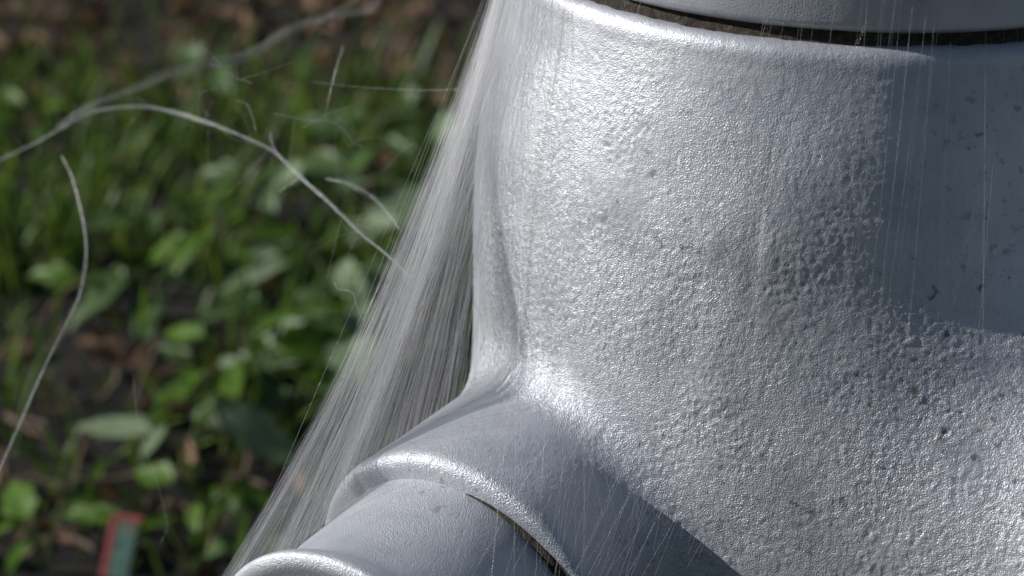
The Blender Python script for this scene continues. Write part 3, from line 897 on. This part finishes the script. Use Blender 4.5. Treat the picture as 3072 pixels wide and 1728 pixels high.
def tall_blades(px, py, n, ln, wd, label, lean=0.15, azb=0.5, seed=0):
    r = np.random.default_rng(seed)
    p = on_ground(px, py, 0.0)
    root = empty('grass_tuft', (float(p[0]), float(p[1]), 0.0))
    tag(root, label, 'grass tuft', 'tall grass tufts')
    for k in range(n):
        V, Fq = blades(np.array([[r.normal(0, 0.006), r.normal(0, 0.006), -0.012]]), np.array([ln * r.uniform(0.75, 1.1)]), np.array([wd * r.uniform(0.8, 1.2)]), np.array([lean * r.uniform(0.3, 1.6)]), np.array([azb + r.uniform(-1.2, 1.2)]), np.array([r.uniform(0.1, 0.9)]), 6)
        mesh_obj('blade', V, Fq, GRASS2, root)
GRASS2 = leaf_material('fresh_grass', (0.055, 0.11, 0.02), (0.10, 0.17, 0.035), 0.42, 0.4)
tall_blades(85, 860, 4, 0.13, 0.0095, 'tall fresh grass tuft at the left edge behind the hanging strand', 0.12, 2.9, 1)
tall_blades(215, 760, 5, 0.09, 0.006, 'grass tuft right behind the hanging silk strand', 0.25, 2.2, 2)
tall_blades(520, 480, 6, 0.10, 0.006, 'grass tuft just under the arch of the thick strand', 0.2, 1.2, 3)
tall_blades(690, 640, 6, 0.09, 0.0075, 'bright arching grass tuft at the centre of the background', 0.35, 0.3, 4)
tall_blades(60, 500, 5, 0.09, 0.007, 'grass tuft at the left edge under the arching strand', 0.3, 3.3, 5)
tall_blades(1080, 260, 4, 0.13, 0.006, 'thin upright grass tuft near the top beside the web', 0.06, 1.5, 6)
tall_blades(760, 1180, 4, 0.08, 0.008, 'curving grass tuft in the dark hollow', 0.25, 0.2, 7)
tall_blades(380, 1330, 4, 0.06, 0.006, 'short grass tuft left of the broad green leaf', 0.5, 0.4, 8)
tall_blades(170, 1420, 4, 0.06, 0.006, 'short grass tuft in the lower left corner', 0.4, 1.9, 9)
tall_blades(880, 330, 5, 0.10, 0.006, 'grass tuft beneath the tangled silk wisp', 0.2, 1.0, 10)
tall_blades(1210, 560, 4, 0.09, 0.007, 'grass tuft behind the short second strand', 0.3, 0.8, 11)

# dead leaves one can pick out
DL = [(385, 1085, 0.040, 'dry', 1.2, 'curled brown dead leaf above the broad green leaf'),
      (568, 1395, 0.030, 'tan', 1.7, 'pale tan dead leaf at the foot of the broad green leaf'),
      (620, 1110, 0.026, 'tan', 0.4, 'pinkish dead leaf at the top of the dark hollow'),
      (95, 570, 0.018, 'tan', 0.2, 'small orange dead leaf at the left behind the hanging strand'),
      (215, 590, 0.030, 'dry', 1.4, 'brown dead leaf touching the top of the hanging strand'),
      (850, 835, 0.018, 'tan', 0.1, 'small tan dead leaf in the middle left of the pale weed'),
      (460, 1130, 0.030, 'dry', 0.9, 'dark brown dead leaf beside the faint single thread'),
      (790, 1240, 0.022, 'dry', 1.5, 'narrow brown dead leaf upright in the dark hollow'),
      (340, 480, 0.026, 'dry', 0.6, 'brown dead leaf below the top of the arching strand'),
      (400, 290, 0.026, 'tan', 1.1, 'tan dead leaf just above the crown of the arch'),
      (1150, 230, 0.045, 'dry', 0.3, 'broad brown dead leaf at the top right near the web'),
      (980, 180, 0.040, 'dry', 2.0, 'brown dead leaf under the right end of the hazy strand'),
      (130, 1500, 0.022, 'dry', 0.5, 'small brown dead leaf in the bottom left corner'),
      (210, 1620, 0.020, 'tan', 2.4, 'small tan dead leaf left of the red edged card')]
for i, (px, py, sz, k, a, lab) in enumerate(DL):
    r = random.Random(i)
    p = on_ground(px, py, 0.02)
    o = bpy.data.objects.new('dead_leaf', LM[k][i % 3])
    COL.objects.link(o)
    place_leaf(o, (p[0], p[1], 0.018), (math.cos(a), math.sin(a), r.uniform(0.0, 0.5)), (-0.4 + r.uniform(-.3, .3), -0.5, 1), sz)
    tag(o, lab, 'dead leaf', 'dead leaves on the soil')
# the brown litter towards the top reads as one mass
def litter(n, x0, x1, y0, y1, zmax):
    src = []
    for k in ('dry', 'dry', 'tan'):
        for me in LM[k]:
            v = np.empty(len(me.vertices) * 3); me.vertices.foreach_get('co', v)
            src.append((v.reshape(-1, 3), [tuple(pp.vertices) for pp in me.polygons], k))
    V = []; Fc = []; nb = 0
    for i in range(n):
        x, y = random.uniform(x0, x1), random.uniform(y0, y1)
        if y < 1.55 and random.random() < (0.85 if y > 1.0 else 0.5): continue
        v, f, k = random.choice(src)
        e = Matrix.Rotation(random.uniform(0, 6.28), 3, 'Z') @ Matrix.Rotation(random.gauss(0, 0.5), 3, 'X') @ Matrix.Rotation(random.gauss(0, 0.4), 3, 'Y')
        q = (v * random.uniform(0.02, 0.055)) @ np.array(e).T + np.array([x, y, random.uniform(0.0, zmax)])
        V.append(q); Fc += [tuple(a + nb for a in ff) for ff in f]; nb += len(v)
    o = mesh_obj('leaf_litter', np.concatenate(V), Fc, DRY)
    o['kind'] = 'stuff'
    tag(o, 'brown dead leaf litter covering the ground at the top of the view', 'leaf litter')
litter(3800, -1.5, 0.9, 0.45, 3.4, 0.02)

# twigs
def twig(path, r0, label, z=0.02):
    pts = [on_ground(px, py, z) for px, py in path]
    c = spline(pts, 14)
    c = c + np.array([[0, 0, random.gauss(0, 0.0015)] for _ in c])
    V, Fq = tubes(np.array([c]), np.array([np.linspace(r0, r0 * 0.55, 14)]), 7)
    o = mesh_obj('twig', V - c[0], Fq, BARK)
    o.location = c[0]
    tag(o, label, 'twig', 'twigs on the soil')
twig([(270, 1440), (430, 1425), (600, 1432), (760, 1440), (880, 1500)], 0.0034, 'long level twig under the tan dead leaf')
twig([(735, 1440), (745, 1380), (770, 1310)], 0.003, 'short forked twig standing at the right end of the long one', 0.03)
twig([(20, 1240), (90, 1290), (140, 1310)], 0.003, 'short pale twig crossed by the hanging strand at the lower left')
twig([(70, 1250), (120, 1265), (140, 1285)], 0.0025, 'stubby twig beside the crossed one at the lower left', 0.03)
twig([(355, 1110), (345, 1160), (300, 1195), (255, 1215)], 0.0028, 'bent twig left of the curled brown leaf', 0.03)
twig([(180, 1590), (235, 1620), (290, 1655)], 0.003, 'short twig touching the red edged card')
twig([(0, 1445), (100, 1440), (200, 1460)], 0.0025, 'thin level twig at the left edge low down')
twig([(640, 1130), (560, 1190), (520, 1240)], 0.0025, 'slanting twig above the broad green leaf', 0.02)

# ------------------------------------------------------------------ the red edged card dropped at the bottom
def plain(name, c, rough=0.45):
    m, nt, b = new_mat(name)
    geo = nd(nt, 'ShaderNodeNewGeometry')
    n = nd(nt, 'ShaderNodeTexNoise', in_Scale=160.0, in_Detail=3.0); nt.links.new(geo.outputs['Position'], n.inputs['Vector'])
    r = ramp(nt, [(0.3, tuple(x * 0.6 for x in c)), (0.6, c)]); nt.links.new(n.outputs[0], r.inputs[0])
    nt.links.new(r.outputs[0], b.inputs['Base Color'])
    b.inputs['Roughness'].default_value = rough
    return m
def box(x0, x1, y0, y1, z0, z1):
    V = [(x, y, z) for z in (z0, z1) for y in (y0, y1) for x in (x0, x1)]
    return V, [(0, 2, 3, 1), (4, 5, 7, 6), (0, 1, 5, 4), (1, 3, 7, 5), (3, 2, 6, 7), (2, 0, 4, 6)]
def card():
    p = on_ground(368, 1650, 0.03)
    root = empty('card', tuple(p))
    tag(root, 'small red edged card with teal panel lying in the grass, bottom left', 'card')
    RED = plain('card_red', (0.20, 0.003, 0.008)); OL = plain('card_olive', (0.06, 0.065, 0.035)); TEAL = plain('card_teal', (0.010, 0.085, 0.065)); DK = plain('card_dark', (0.012, 0.03, 0.03))
    w_, h_ = 0.0125, 0.030
    def part(name, b, m):
        V, Fc = box(*b); mesh_obj(name, V, Fc, m, root, smooth=False)
    part('backing', (-w_, w_, -h_, h_, -0.0006, 0.0006), OL)
    part('border', (-w_ - 0.007, -w_ - 0.0001, -h_, h_ + 0.006, -0.0008, 0.0014), RED)
    part('border', (-w_, w_ + 0.003, h_ + 0.0001, h_ + 0.006, -0.0008, 0.0013), RED)
    part('panel', (-w_ + 0.004, w_ - 0.002, -h_ + 0.003, h_ - 0.012, 0.0007, 0.0012), TEAL)
    part('mark', (-w_ + 0.005, -w_ + 0.010, h_ - 0.030, h_ - 0.020, 0.0013, 0.0015), DK)
    root.rotation_euler = (math.radians(52), math.radians(-4), math.radians(-16))
    root.scale = (0.66, 0.66, 0.66)
card()
